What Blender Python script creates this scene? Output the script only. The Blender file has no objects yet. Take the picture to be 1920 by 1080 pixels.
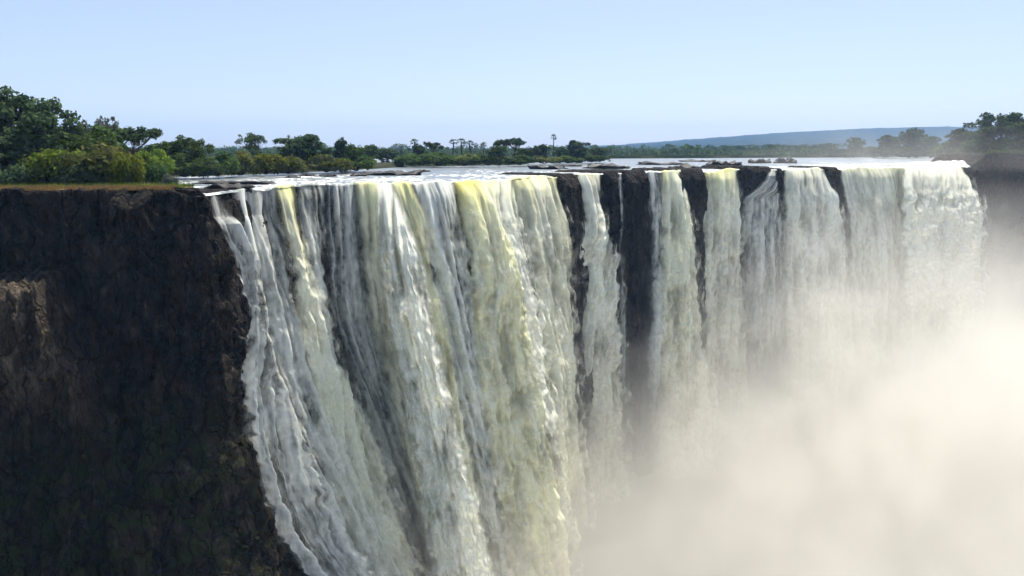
import bpy, math, random
import numpy as np

# ------------------------------------------------------------------ basics
scene = bpy.context.scene
col = scene.collection
rng = np.random.default_rng(7)
random.seed(7)
R = math.radians

CAM_Z = 9.0
FPX = 28.0 / 36.0 * 1920.0
PITCH = math.atan((540 - 276) / FPX)
CP, SP = math.cos(PITCH), math.sin(PITCH)

def at(x, y, D):
    """world point seen at pixel (x, y) of the 1920x1080 frame, at forward (world Y) distance D"""
    x = np.asarray(x, float); y = np.asarray(y, float); D = np.asarray(D, float)
    cx = (x - 960) / FPX; cy = (540 - y) / FPX
    k = D / (CP + cy * SP)
    return np.stack(np.broadcast_arrays(cx * k, D, CAM_Z + k * (-SP + cy * CP)), -1)

def ypix(D, z):
    """pixel row of a point at forward distance D and height z"""
    D = np.asarray(D, float); h = (np.asarray(z, float) - CAM_Z)
    f = D * CP - h * SP; u = D * SP + h * CP
    return 540 - FPX * u / f

def depth_at(y, z=0.0):
    cy = (540 - y) / FPX
    return (CAM_Z - z) / (SP - cy * CP) * (CP + cy * SP)

def sstep(a, b, x):
    t = np.clip((np.asarray(x, float) - a) / (b - a), 0, 1)
    return t * t * (3 - 2 * t)

# ------------------------------------------------------------------ numpy gradient noise
_P = np.random.default_rng(3).permutation(256).astype(np.int64)
_P = np.concatenate([_P, _P, _P])
_G = np.random.default_rng(4).normal(size=(256, 3)); _G /= np.linalg.norm(_G, axis=1)[:, None]

def noise(x, y, z=0.0):
    x, y, z = np.broadcast_arrays(np.asarray(x, float), np.asarray(y, float), np.asarray(z, float))
    xi = np.floor(x).astype(np.int64); yi = np.floor(y).astype(np.int64); zi = np.floor(z).astype(np.int64)
    xf, yf, zf = x - xi, y - yi, z - zi
    u = xf * xf * xf * (xf * (xf * 6 - 15) + 10)
    v = yf * yf * yf * (yf * (yf * 6 - 15) + 10)
    w = zf * zf * zf * (zf * (zf * 6 - 15) + 10)
    xi &= 255; yi &= 255; zi &= 255
    out = 0
    for dx in (0, 1):
        wx = u if dx else 1 - u
        for dy in (0, 1):
            wy = v if dy else 1 - v
            for dz in (0, 1):
                wz = w if dz else 1 - w
                g = _G[_P[_P[_P[xi + dx] + yi + dy] + zi + dz]]
                out = out + wx * wy * wz * (g[..., 0] * (xf - dx) + g[..., 1] * (yf - dy) + g[..., 2] * (zf - dz))
    return out * 1.5

def fbm(x, y, z=0.0, o=4, lac=2.03, gain=0.5):
    s = 0; a = 1.0; t = 0
    for i in range(o):
        s = s + a * noise(np.asarray(x) * lac ** i + 17.3 * i, np.asarray(y) * lac ** i + 5.1 * i, np.asarray(z) * lac ** i + 9.7 * i)
        t += a; a *= gain
    return s / t * 1.6

# ------------------------------------------------------------------ object helpers
def link(o, parent=None):
    col.objects.link(o)
    if parent is not None:
        o.parent = parent
    return o

def mesh_np(name, verts, faces, smooth=True):
    """faces: (n,3) or (n,4) int array"""
    me = bpy.data.meshes.new(name)
    verts = np.asarray(verts, np.float32); faces = np.asarray(faces, np.int32)
    n, k = faces.shape
    me.vertices.add(len(verts)); me.vertices.foreach_set('co', verts.ravel())
    me.loops.add(n * k); me.loops.foreach_set('vertex_index', faces.ravel())
    me.polygons.add(n)
    me.polygons.foreach_set('loop_start', np.arange(0, n * k, k, dtype=np.int32))
    me.polygons.foreach_set('loop_total', np.full(n, k, np.int32))
    me.update(calc_edges=True)
    me.polygons.foreach_set('use_smooth', np.full(n, smooth))
    return me

def attr_f(me, name, vals):
    a = me.attributes.new(name, 'FLOAT', 'POINT'); a.data.foreach_set('value', np.asarray(vals, np.float32).ravel())

def attr_c(me, name, rgb):
    rgb = np.asarray(rgb, np.float32).reshape(-1, 3)
    a = me.attributes.new(name, 'FLOAT_COLOR', 'POINT')
    a.data.foreach_set('color', np.concatenate([rgb, np.ones((len(rgb), 1), np.float32)], 1).ravel())

def grid_faces(nr, nc):
    i = np.arange(nr * nc).reshape(nr, nc)
    return np.stack([i[:-1, :-1], i[:-1, 1:], i[1:, 1:], i[1:, :-1]], -1).reshape(-1, 4)

def obj(name, me, mat, parent=None):
    o = bpy.data.objects.new(name, me)
    if mat is not None and len(me.materials) == 0:
        me.materials.append(mat)
    return link(o, parent)

def tag(o, label=None, cat=None, group=None, kind=None):
    if label: o['label'] = label
    if cat: o['category'] = cat
    if group: o['group'] = group
    if kind: o['kind'] = kind
    return o

def empty(name, loc, rz=0.0):
    o = bpy.data.objects.new(name, None); o.empty_display_size = 0.5
    o.location = loc; o.rotation_euler = (0, 0, rz)
    return link(o)

# ------------------------------------------------------------------ material helpers
def new_mat(name):
    m = bpy.data.materials.new(name); m.use_nodes = True
    nt = m.node_tree; nt.nodes.clear()
    return m, nt

class N:
    """tiny node graph writer"""
    def __init__(s, nt): s.nt = nt
    def __call__(s, kind, ins=None, **props):
        n = s.nt.nodes.new(kind)
        for k, v in props.items(): setattr(n, k, v)
        for k, v in (ins or {}).items():
            sock = n.inputs[k]
            if isinstance(v, bpy.types.NodeSocket): s.nt.links.new(v, sock)
            else: sock.default_value = v
        return n
    def ramp(s, fac, stops):
        n = s.nt.nodes.new('ShaderNodeValToRGB')
        e = n.color_ramp.elements
        while len(e) < len(stops): e.new(0.5)
        for k, (p, c) in enumerate(stops):
            e[k].position = p; e[k].color = (*c, 1) if len(c) == 3 else c
        s.nt.links.new(fac, n.inputs[0])
        return n.outputs[0]
    def mixc(s, fac, a, b):
        n = s.nt.nodes.new('ShaderNodeMix'); n.data_type = 'RGBA'
        for sock, v in ((n.inputs[0], fac), (n.inputs[6], a), (n.inputs[7], b)):
            if isinstance(v, bpy.types.NodeSocket): s.nt.links.new(v, sock)
            else: sock.default_value = v if not isinstance(v, tuple) else (*v[:3], 1)
        return n.outputs[2]
    def math(s, op, a, b=0.0, c=0.0, clamp=False):
        n = s.nt.nodes.new('ShaderNodeMath'); n.operation = op; n.use_clamp = clamp
        for sock, v in zip(n.inputs, (a, b, c)):
            if isinstance(v, bpy.types.NodeSocket): s.nt.links.new(v, sock)
            else: sock.default_value = v
        return n.outputs[0]
    def maprange(s, v, a, b, c=0.0, d=1.0, smooth=True):
        n = s.nt.nodes.new('ShaderNodeMapRange'); n.clamp = True
        n.interpolation_type = 'SMOOTHSTEP' if smooth else 'LINEAR'
        s.nt.links.new(v, n.inputs[0])
        for k, x in zip((1, 2, 3, 4), (a, b, c, d)):
            if isinstance(x, bpy.types.NodeSocket): s.nt.links.new(x, n.inputs[k])
            else: n.inputs[k].default_value = x
        return n.outputs[0]
    def noise(s, vec, scale, detail=4, rough=0.55, dist=0.0):
        n = s('ShaderNodeTexNoise', {'Vector': vec, 'Scale': scale, 'Detail': detail, 'Roughness': rough, 'Distortion': dist})
        return n.outputs[0]
    def scaled(s, vec, sc):
        n = s('ShaderNodeVectorMath', {0: vec, 1: sc}, operation='MULTIPLY')
        return n.outputs[0]

def out_surface(g, sh):
    o = g('ShaderNodeOutputMaterial'); g.nt.links.new(sh, o.inputs['Surface'])

def mat_rock():
    m, nt = new_mat('basalt'); g = N(nt)
    pos = g('ShaderNodeNewGeometry').outputs['Position']
    sep = g('ShaderNodeSeparateXYZ', {0: pos})
    stretched = g.scaled(pos, (1, 1, 0.5))
    n1 = g.noise(stretched, 0.10, 6, 0.62, 0.6)
    n2 = g.noise(stretched, 0.55, 7, 0.66, 0.3)
    n3 = g.noise(pos, 0.05, 4, 0.6)
    n4 = g.noise(g.scaled(pos, (1, 1, 0.6)), 1.7, 6, 0.7)
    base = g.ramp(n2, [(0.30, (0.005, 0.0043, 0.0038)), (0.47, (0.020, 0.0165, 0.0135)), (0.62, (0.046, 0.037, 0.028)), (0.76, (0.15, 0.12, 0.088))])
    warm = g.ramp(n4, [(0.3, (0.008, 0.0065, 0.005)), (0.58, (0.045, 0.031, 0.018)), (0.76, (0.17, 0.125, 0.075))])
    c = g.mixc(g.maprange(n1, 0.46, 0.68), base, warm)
    dry = g('ShaderNodeAttribute', attribute_name='dry').outputs['Fac']
    c = g.mixc(g.math('MULTIPLY', dry, 0.8), c, g.ramp(n2, [(0.3, (0.030, 0.024, 0.018)), (0.5, (0.105, 0.080, 0.055)), (0.7, (0.23, 0.18, 0.125))]))
    # moss and small plants holding on the damp lower slope
    low = g.maprange(sep.outputs[2], -30.0, -52.0)
    left = g.maprange(sep.outputs[0], -36.0, -66.0)
    mo = g.math('MULTIPLY', g.math('MULTIPLY', low, left), g.maprange(g.noise(pos, 0.3, 5, 0.7), 0.40, 0.60))
    c = g.mixc(mo, c, (0.030, 0.035, 0.010))
    # jointed blocks: dark cracks between faces of slightly different tone
    dv = g('ShaderNodeVectorMath', {0: g.scaled(pos, (0.30, 0.30, 0.075)), 1: g.scaled(g('ShaderNodeTexNoise', {'Vector': pos, 'Scale': 0.35, 'Detail': 4}).outputs[1], (0.9, 0.9, 0.7))}, operation='ADD').outputs[0]
    ve = g('ShaderNodeTexVoronoi', {'Vector': dv, 'Scale': 1.0}, feature='DISTANCE_TO_EDGE').outputs['Distance']
    vf = g('ShaderNodeSeparateXYZ', {0: g('ShaderNodeTexVoronoi', {'Vector': dv, 'Scale': 1.0}, feature='F1').outputs['Color']}).outputs[0]
    dv2 = g.scaled(dv, (2.7, 2.7, 3.4))
    ve2 = g('ShaderNodeTexVoronoi', {'Vector': dv2, 'Scale': 1.0}, feature='DISTANCE_TO_EDGE').outputs['Distance']
    tone = g.math('MULTIPLY', g.maprange(ve, 0.0, 0.06, 0.4, 1.0), g.maprange(vf, 0.0, 1.0, 0.7, 1.45, smooth=False))
    tone = g.math('MULTIPLY', tone, g.maprange(ve2, 0.0, 0.08, 0.72, 1.02))
    c = g.scaled(c, (1, 1, 1)); cm_ = g('ShaderNodeVectorMath', {0: c}, operation='SCALE'); nt.links.new(tone, cm_.inputs['Scale']); c = cm_.outputs[0]
    bs = g.math('ADD', g.math('MULTIPLY', n2, 0.6), g.math('MULTIPLY', n4, 0.4))
    bs = g.math('ADD', bs, g.math('ADD', g.maprange(ve, 0.0, 0.12, 0.0, 0.6), g.math('ADD', g.maprange(ve2, 0.0, 0.14, 0.0, 0.2), g.math('MULTIPLY', vf, 0.5))))
    bump = g('ShaderNodeBump', {'Strength': 1.0, 'Distance': 1.8, 'Height': bs})
    p = g('ShaderNodeBsdfPrincipled', {'Base Color': c, 'Roughness': 0.75, 'Specular IOR Level': 0.06, 'Normal': bump.outputs[0]})
    out_surface(g, p.outputs[0]); return m

def mat_slab():
    m, nt = new_mat('river_rock'); g = N(nt)
    pos = g('ShaderNodeNewGeometry').outputs['Position']
    n2 = g.noise(pos, 0.9, 6, 0.65)
    c = g.ramp(n2, [(0.3, (0.003, 0.0026, 0.0022)), (0.5, (0.008, 0.0066, 0.005)), (0.8, (0.030, 0.023, 0.016))])
    bump = g('ShaderNodeBump', {'Strength': 0.8, 'Distance': 0.4, 'Height': n2})
    p = g('ShaderNodeBsdfPrincipled', {'Base Color': c, 'Roughness': 0.65, 'Specular IOR Level': 0.3, 'Normal': bump.outputs[0]})
    out_surface(g, p.outputs[0]); return m

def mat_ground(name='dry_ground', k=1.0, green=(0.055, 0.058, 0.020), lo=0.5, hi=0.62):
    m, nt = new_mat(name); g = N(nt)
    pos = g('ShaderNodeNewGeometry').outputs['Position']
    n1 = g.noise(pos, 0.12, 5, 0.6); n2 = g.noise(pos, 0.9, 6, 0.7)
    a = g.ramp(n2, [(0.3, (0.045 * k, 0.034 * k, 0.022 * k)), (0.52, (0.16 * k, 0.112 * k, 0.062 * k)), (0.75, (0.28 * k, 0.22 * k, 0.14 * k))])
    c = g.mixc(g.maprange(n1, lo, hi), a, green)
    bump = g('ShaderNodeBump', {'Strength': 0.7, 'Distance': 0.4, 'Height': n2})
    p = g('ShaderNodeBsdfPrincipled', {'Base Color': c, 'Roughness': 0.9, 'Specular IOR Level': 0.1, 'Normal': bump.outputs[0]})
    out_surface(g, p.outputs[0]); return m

def mat_hill():
    m, nt = new_mat('wooded_hill'); g = N(nt)
    pos = g('ShaderNodeNewGeometry').outputs['Position']
    n1 = g.noise(g.scaled(pos, (1, 0.6, 1.5)), 0.02, 8, 0.7)
    c = g.ramp(n1, [(0.35, (0.004, 0.007, 0.005)), (0.52, (0.018, 0.026, 0.013)), (0.66, (0.07, 0.068, 0.04))])
    p = g('ShaderNodeBsdfPrincipled', {'Base Color': c, 'Roughness': 1.0, 'Specular IOR Level': 0.0})
    out_surface(g, p.outputs[0]); return m

def mat_falls():
    m, nt = new_mat('falling_water'); g = N(nt)
    ca = g('ShaderNodeAttribute', attribute_name='col').outputs['Color']
    al = g('ShaderNodeAttribute', attribute_name='alpha').outputs['Fac']
    pos = g('ShaderNodeNewGeometry').outputs['Position']
    n = g.noise(g.scaled(pos, (1, 1, 0.16)), 1.5, 4, 0.6)
    al2 = g.math('MULTIPLY', al, g.maprange(n, 0.3, 0.65, g.math('POWER', al, 0.7), 1.0, smooth=False), clamp=True)
    bump = g('ShaderNodeBump', {'Strength': 0.15, 'Distance': 0.5, 'Height': n})
    d = g('ShaderNodeBsdfDiffuse', {'Color': ca, 'Normal': bump.outputs[0]})
    t = g('ShaderNodeBsdfTranslucent', {'Color': ca, 'Normal': bump.outputs[0]})
    mx = g('ShaderNodeMixShader', {0: 0.22, 1: d.outputs[0], 2: t.outputs[0]})
    gl = g('ShaderNodeBsdfGlossy', {'Color': (1, 1, 1, 1), 'Roughness': 0.35, 'Normal': bump.outputs[0]})
    mx2 = g('ShaderNodeMixShader', {0: 0.0, 1: mx.outputs[0], 2: gl.outputs[0]})
    tr = g('ShaderNodeBsdfTransparent')
    mx3 = g('ShaderNodeMixShader', {0: al2, 1: tr.outputs[0], 2: mx2.outputs[0]})
    out_surface(g, mx3.outputs[0]); return m

def mat_river():
    m, nt = new_mat('river_water'); g = N(nt)
    fo = g('ShaderNodeAttribute', attribute_name='foam').outputs['Fac']
    pos = g('ShaderNodeNewGeometry').outputs['Position']
    n = g.noise(g.scaled(pos, (0.6, 0.35, 1)), 0.5, 6, 0.65)
    n2 = g.noise(g.scaled(pos, (0.5, 0.14, 1)), 1.0, 6, 0.72)
    ff = g.maprange(g.math('ADD', fo, g.math('MULTIPLY', g.math('SUBTRACT', n2, 0.5), 2.3)), 0.38, 0.62)
    bump = g('ShaderNodeBump', {'Strength': 0.7, 'Distance': 0.5, 'Height': n})
    w = g('ShaderNodeBsdfPrincipled', {'Base Color': (0.16, 0.18, 0.18, 1), 'Roughness': 0.3, 'IOR': 1.33, 'Normal': bump.outputs[0]})
    f = g('ShaderNodeBsdfPrincipled', {'Base Color': (0.74, 0.74, 0.71, 1), 'Roughness': 0.8, 'Specular IOR Level': 0.2, 'Normal': bump.outputs[0]})
    mx = g('ShaderNodeMixShader', {0: ff, 1: w.outputs[0], 2: f.outputs[0]})
    out_surface(g, mx.outputs[0]); return m

def mat_leaf(name, c0, c1, trans=0.35):
    m, nt = new_mat(name); g = N(nt)
    r = g('ShaderNodeAttribute', attribute_name='tone').outputs['Fac']
    oi = g('ShaderNodeObjectInfo').outputs['Random']
    c = g.mixc(r, c0, c1)
    hs = g('ShaderNodeHueSaturation', {'Hue': g.math('ADD', 0.485, g.math('MULTIPLY', oi, 0.03)), 'Value': g.math('ADD', 0.8, g.math('MULTIPLY', oi, 0.4)), 'Color': c})
    d = g('ShaderNodeBsdfDiffuse', {'Color': hs.outputs[0]})
    t = g('ShaderNodeBsdfTranslucent', {'Color': hs.outputs[0]})
    mx = g('ShaderNodeMixShader', {0: trans, 1: d.outputs[0], 2: t.outputs[0]})
    gl = g('ShaderNodeBsdfGlossy', {'Color': (1, 1, 1, 1), 'Roughness': 0.45})
    m2 = g('ShaderNodeMixShader', {0: 0.0, 1: mx.outputs[0], 2: gl.outputs[0]})
    out_surface(g, m2.outputs[0]); return m

def mat_bark():
    m, nt = new_mat('bark'); g = N(nt)
    pos = g('ShaderNodeNewGeometry').outputs['Position']
    n = g.noise(g.scaled(pos, (1, 1, 0.3)), 3.0, 5, 0.7)
    c = g.ramp(n, [(0.3, (0.025, 0.021, 0.017)), (0.7, (0.12, 0.10, 0.08))])
    p = g('ShaderNodeBsdfPrincipled', {'Base Color': c, 'Roughness': 0.9, 'Specular IOR Level': 0.1})
    out_surface(g, p.outputs[0]); return m

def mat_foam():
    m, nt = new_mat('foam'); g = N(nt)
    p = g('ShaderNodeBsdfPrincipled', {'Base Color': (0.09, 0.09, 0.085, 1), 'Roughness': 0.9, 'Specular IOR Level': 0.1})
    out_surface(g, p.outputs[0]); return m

M = dict(foam=mat_foam(), rock=mat_rock(), slab=mat_slab(), ground=mat_ground(), shore=mat_ground('dark_shore', 0.3, (0.022, 0.027, 0.009), 0.3, 0.5), hill=mat_hill(), falls=mat_falls(), river=mat_river(), bark=mat_bark(),  # shore: the ground mix made darker and greener
         dark=mat_leaf('leaf_dark', (0.026, 0.046, 0.022), (0.105, 0.150, 0.066), 0.45),
         mid=mat_leaf('leaf_mid', (0.0300, 0.0570, 0.0150), (0.1170, 0.1680, 0.0450)),
         bright=mat_leaf('leaf_bright', (0.0600, 0.1170, 0.0150), (0.2250, 0.3075, 0.0450), 0.45),
         olive=mat_leaf('leaf_olive', (0.0570, 0.0780, 0.0210), (0.1920, 0.2130, 0.0660)),
         yellow=mat_leaf('leaf_yellow', (0.070, 0.090, 0.012), (0.210, 0.230, 0.035), 0.5),
         grey=mat_leaf('leaf_grey', (0.0750, 0.0930, 0.0675), (0.1950, 0.2100, 0.1575)),
         straw=mat_leaf('dry_straw', (0.16, 0.10, 0.035), (0.36, 0.25, 0.10), 0.3))

# ------------------------------------------------------------------ the lip of the falls, in plan
LIP = np.array([(-900, 142), (-400, 146), (0, 149), (250, 151), (365, 153), (400, 159), (460, 175), (530, 187), (600, 199), (660, 206), (740, 207), (820, 208),
                (900, 220), (950, 232), (1040, 257), (1130, 280), (1210, 292), (1260, 299), (1320, 312), (1390, 328), (1460, 330), (1540, 345),
                (1700, 352), (1780, 366), (1830, 392), (1870, 402), (1920, 395), (2050, 370), (2300, 330), (2900, 250)], float)
_u = np.arange(-900, 2901, 1.0)
_d = np.interp(_u, LIP[:, 0], LIP[:, 1])
_d = _d + (2.2 * noise(_u / 31.0, 0.7) + 1.2 * noise(_u / 12.0, 4.7)) * sstep(400, 470, _u) * _d / 250.0
def crest(u):
    return (0.75 * fbm(np.asarray(u) / 42.0, 0.4, 0, 3) + 0.25 * noise(np.asarray(u) / 11.0, 2.4)) * sstep(420, 500, u) * dl(u) / 260.0
_k = np.exp(-np.linspace(-2.5, 2.5, 15) ** 2 / 2); _k /= _k.sum()
_d = np.convolve(np.pad(_d, 7, mode='edge'), _k, 'valid')
_lx = (_u - 960) / FPX * _d            # world X of the lip; (for z=0 the small pitch term is folded in below)
_lx = at(_u, ypix(_d, 0.0), _d)[:, 0]
_tx = np.gradient(_lx); _ty = np.gradient(_d)
_k2 = np.exp(-np.linspace(-2.5, 2.5, 161) ** 2 / 2); _k2 /= _k2.sum()
_tx = np.convolve(np.pad(_tx, 80, mode='edge'), _k2, 'valid'); _ty = np.convolve(np.pad(_ty, 80, mode='edge'), _k2, 'valid')
_ln = np.hypot(_tx, _ty)
_nx, _ny = _ty / _ln, -_tx / _ln        # towards the gorge

def dl(u): return np.interp(u, _u, _d)
def lipx(u): return np.interp(u, _u, _lx)
def nrm(u): return np.interp(u, _u, _nx), np.interp(u, _u, _ny)

# rock standing proud of the water along the lip (u0, u1, top height)
GAPS = [(1044, 1080, 0.5), (1130, 1160, 0.7), (1166, 1212, 0.7), (1264, 1318, 1.0), (1386, 1446, 1.3), (1456, 1468, 0.4), (1543, 1572, 0.7), (398, 462, 0.2)]

def rock_top(u):
    z = np.full_like(u, -0.9)
    for a, b, h in GAPS:
        z = np.maximum(z, -0.9 + (h + 0.9) * sstep(a - 5, a + 4, u) * (1 - sstep(b - 4, b + 5, u)))
    z = np.where(u < 392, np.maximum(z, -0.9 + 1.9 * (1 - sstep(372, 392, u))), z)
    z = np.maximum(z, -0.9 + 6.6 * sstep(1812, 1850, u))
    return z

# ------------------------------------------------------------------ cliff
def build_cliff():
    us = np.concatenate([np.arange(-700, -40, 6.0), np.arange(-40, 700, 2.0), np.arange(700, 1950, 3.0), np.arange(1950, 2700, 8.0)])
    nb = 14
    back = np.linspace(22, 0, nb)[:-1] ** 1.0
    zz = np.concatenate([np.linspace(0, 14, 60)[:-1], np.linspace(14, 125, 250)])
    nr = len(back) + len(zz)
    U = np.broadcast_to(us, (nr, len(us)))
    bare = (1 - sstep(372, 388, us)) + sstep(1826, 1842, us)
    zt = rock_top(us) + 0.25 * fbm(us / 30.0, 0.3) + bare * (0.8 * fbm(us / 26.0, 5.2) + 0.45 * fbm(us / 7.0, 2.2) - 0.8 * sstep(0.1, 0.5, noise(us / 33.0, 8.8)))
    B = np.concatenate([back, np.zeros(len(zz))])[:, None]
    H = np.concatenate([np.zeros(len(back)), zz])[:, None]
    nx, ny = nrm(us)
    # outward profile of the face
    arc = np.concatenate([[0], np.cumsum(np.hypot(np.diff(lipx(us)), np.diff(dl(us))))])[None, :]
    A = np.broadcast_to(arc, U.shape)
    Z = zt[None, :] - H
    prof = 0.55 * np.sqrt(np.maximum(H - 0.0, 0)) + 0.03 * H
    left = 1 - sstep(380, 640, us)[None, :]
    prof = prof + left * (0.03 * np.maximum(H - 30, 0) + 3.0 * sstep(46, 56, H + 3 * noise(A / 9, 3.3)) )
    # the water-worn stretch stands a little behind the falling water
    wet = (sstep(385, 420, us) * (1 - sstep(1800, 1830, us)))[None, :]
    prof = prof - 1.2 * wet
    for a, b, h in GAPS:
        prof = prof + 2.6 * (sstep(a - 8, a + 6, us) * (1 - sstep(b - 6, b + 8, us)))[None, :] * np.minimum(1, 0.35 + H / 6) * (h > 0.3)
    # broken, jointed basalt: columns, ledges, blocks
    amp = 1.0
    big = 2.6 * fbm(A / 22, Z / 34, 1.1, 3)
    colm = 1.5 * fbm(A / 5.5 + 0.6 * noise(A / 9, Z / 12), Z / 26, 4.0, 4)
    cellb = noise(np.floor(A / 6.5 + 0.7 * noise(A / 9, Z / 11, 5.0)) * 1.37, np.floor(Z / 9.0 + 1.2 * noise(A / 8, 3.0)) * 1.71, 6.5)
    cell = noise(np.floor(A / 2.1 + 0.8 * noise(A / 6, Z / 14)) * 1.7, np.floor(Z / 5.0 + 1.5 * noise(A / 5, 8.0)) * 1.3, 2.5)
    led = 0.9 * np.abs(noise(A / 16, Z / 2.6, 6.0))
    fine = 0.55 * fbm(A / 1.6, Z / 2.6, 9.0, 3)
    D3 = (big + colm + 1.1 * cell + 2.2 * cellb + led + fine)
    # buttress low on the left, seen against the face behind it
    cx = A * 0 + lipx(us)[None, :]
    pxu = U
    ybut = Z
    edge = 126 + 20 * sstep(-15, -24, Z) + 40 * sstep(-24, -34, Z) + 90 * sstep(-32, -70, Z) + 12 * noise(Z / 4.0, 1.0) + 8 * noise(Z / 1.4, 5.0)
    but = (1 - sstep(edge - 16, edge, pxu)) * sstep(-13.2, -16.0, Z + 1.4 * noise(pxu / 14, 4.0) - 0.02 * np.maximum(pxu - 90, 0))
    prof = prof + but * (12.5 + 2.0 * noise(pxu / 40, Z / 9, 3.0) - 0.16 * np.clip(-Z - 24, 0, 40))
    # a second, lower terrace and rubble slope towards the bottom
    edge2 = 330 + 1.0 * (-Z - 55) * 3.2 + 40 * noise(Z / 7, 3.0)
    ter = (1 - sstep(edge2 - 60, edge2, pxu)) * sstep(-47, -56, Z + 4 * noise(pxu / 40, 2.0))
    prof = prof + ter * (3 + 0.05 * np.maximum(-Z - 52, 0))
    face = sstep(0.0, 3.0, H)
    out = prof + D3 * face * np.where(wet > 0.5, 0.45, 1.0) - B
    X = lipx(us)[None, :] + nx[None, :] * out
    Y = dl(us)[None, :] + ny[None, :] * out
    Zf = Z + (0.22 * fbm(A / 2.2, B / 2.0 + H, 3.0, 3)) * (B > 0) + 0.5 * cell * face
    me = mesh_np('cliff', np.stack([X, Y, Zf], -1).reshape(-1, 3), grid_faces(nr, len(us)), True)
    attr_f(me, 'dry', but * sstep(-48, -26, Z))
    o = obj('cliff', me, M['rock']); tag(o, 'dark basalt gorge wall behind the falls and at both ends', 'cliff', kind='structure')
build_cliff()

# ------------------------------------------------------------------ river above the falls
def build_river():
    us = np.concatenate([np.arange(-600, 330, 10.0), np.arange(330, 1900, 3.0), np.arange(1900, 2600, 10.0)])
    k = np.concatenate([np.array([-0.6, -0.2]), np.geomspace(0.3, 900, 230)])
    UU = np.broadcast_to(us, (len(k), len(us)))
    D = dl(us)[None, :] + k[:, None]
    px = at(UU, ypix(D, 0.0), D)
    X, Y = px[..., 0], px[..., 1]
    near = np.exp(-k / 60.0)[:, None]
    right = sstep(1380, 1600, UU)
    w = 0.16 * fbm(X / 3.5, Y / 3.0, 0.5, 4) * (0.35 + 0.65 * near) + 0.35 * right * np.exp(-k / 90.0)[:, None] * fbm(X / 5, Y / 4, 2.0, 4)
    hump = 2.4 * sstep(1560, 1800, UU) * np.exp(-((k[:, None] - 22) / 16.0) ** 2) * (1 + 0.5 * fbm(X / 8, Y / 7, 7.0, 3)) + 0.35 * sstep(1500, 1700, UU) * np.exp(-k[:, None] / 40.0) * fbm(X / 2.6, Y / 2.4, 9.0, 3)
    lipdrop = -0.35 * (k[:, None] < 0)
    Z = w * sstep(-0.5, 2.0, k)[:, None] + hump + lipdrop + crest(UU) * np.exp(-np.maximum(k, 0) / 9.0)[:, None]
    foam = 0.15 + 0.40 * fbm(X / 26, Y / 22, 3.0, 4) + 0.30 * np.exp(-k / 26.0)[:, None] + 0.34 * right * np.exp(-k / 130.0)[:, None]
    foam = foam + 0.16 * np.exp(-((k[:, None] - 45) / 40) ** 2)
    F = grid_faces(len(k), len(us))[:, ::-1]
    keep = ~((UU.ravel()[F].max(1) < 366) & (np.broadcast_to(k[:, None], UU.shape).ravel()[F].max(1) < 45))
    me = mesh_np('river', np.stack([X, Y, Z], -1).reshape(-1, 3), F[keep], True)
    attr_f(me, 'foam', foam)
    o = obj('river', me, M['river']); tag(o, 'wide river broken by rapids and foam above the lip of the falls', 'river', kind='structure')
build_river()

# ------------------------------------------------------------------ falling water
PAL_WHITE = np.array((0.97, 0.96, 0.84)); PAL_GREY = np.array((0.42, 0.425, 0.36)); PAL_YEL = np.array((0.90, 0.82, 0.20)); PAL_BLUE = np.array((0.66, 0.71, 0.72))

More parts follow.
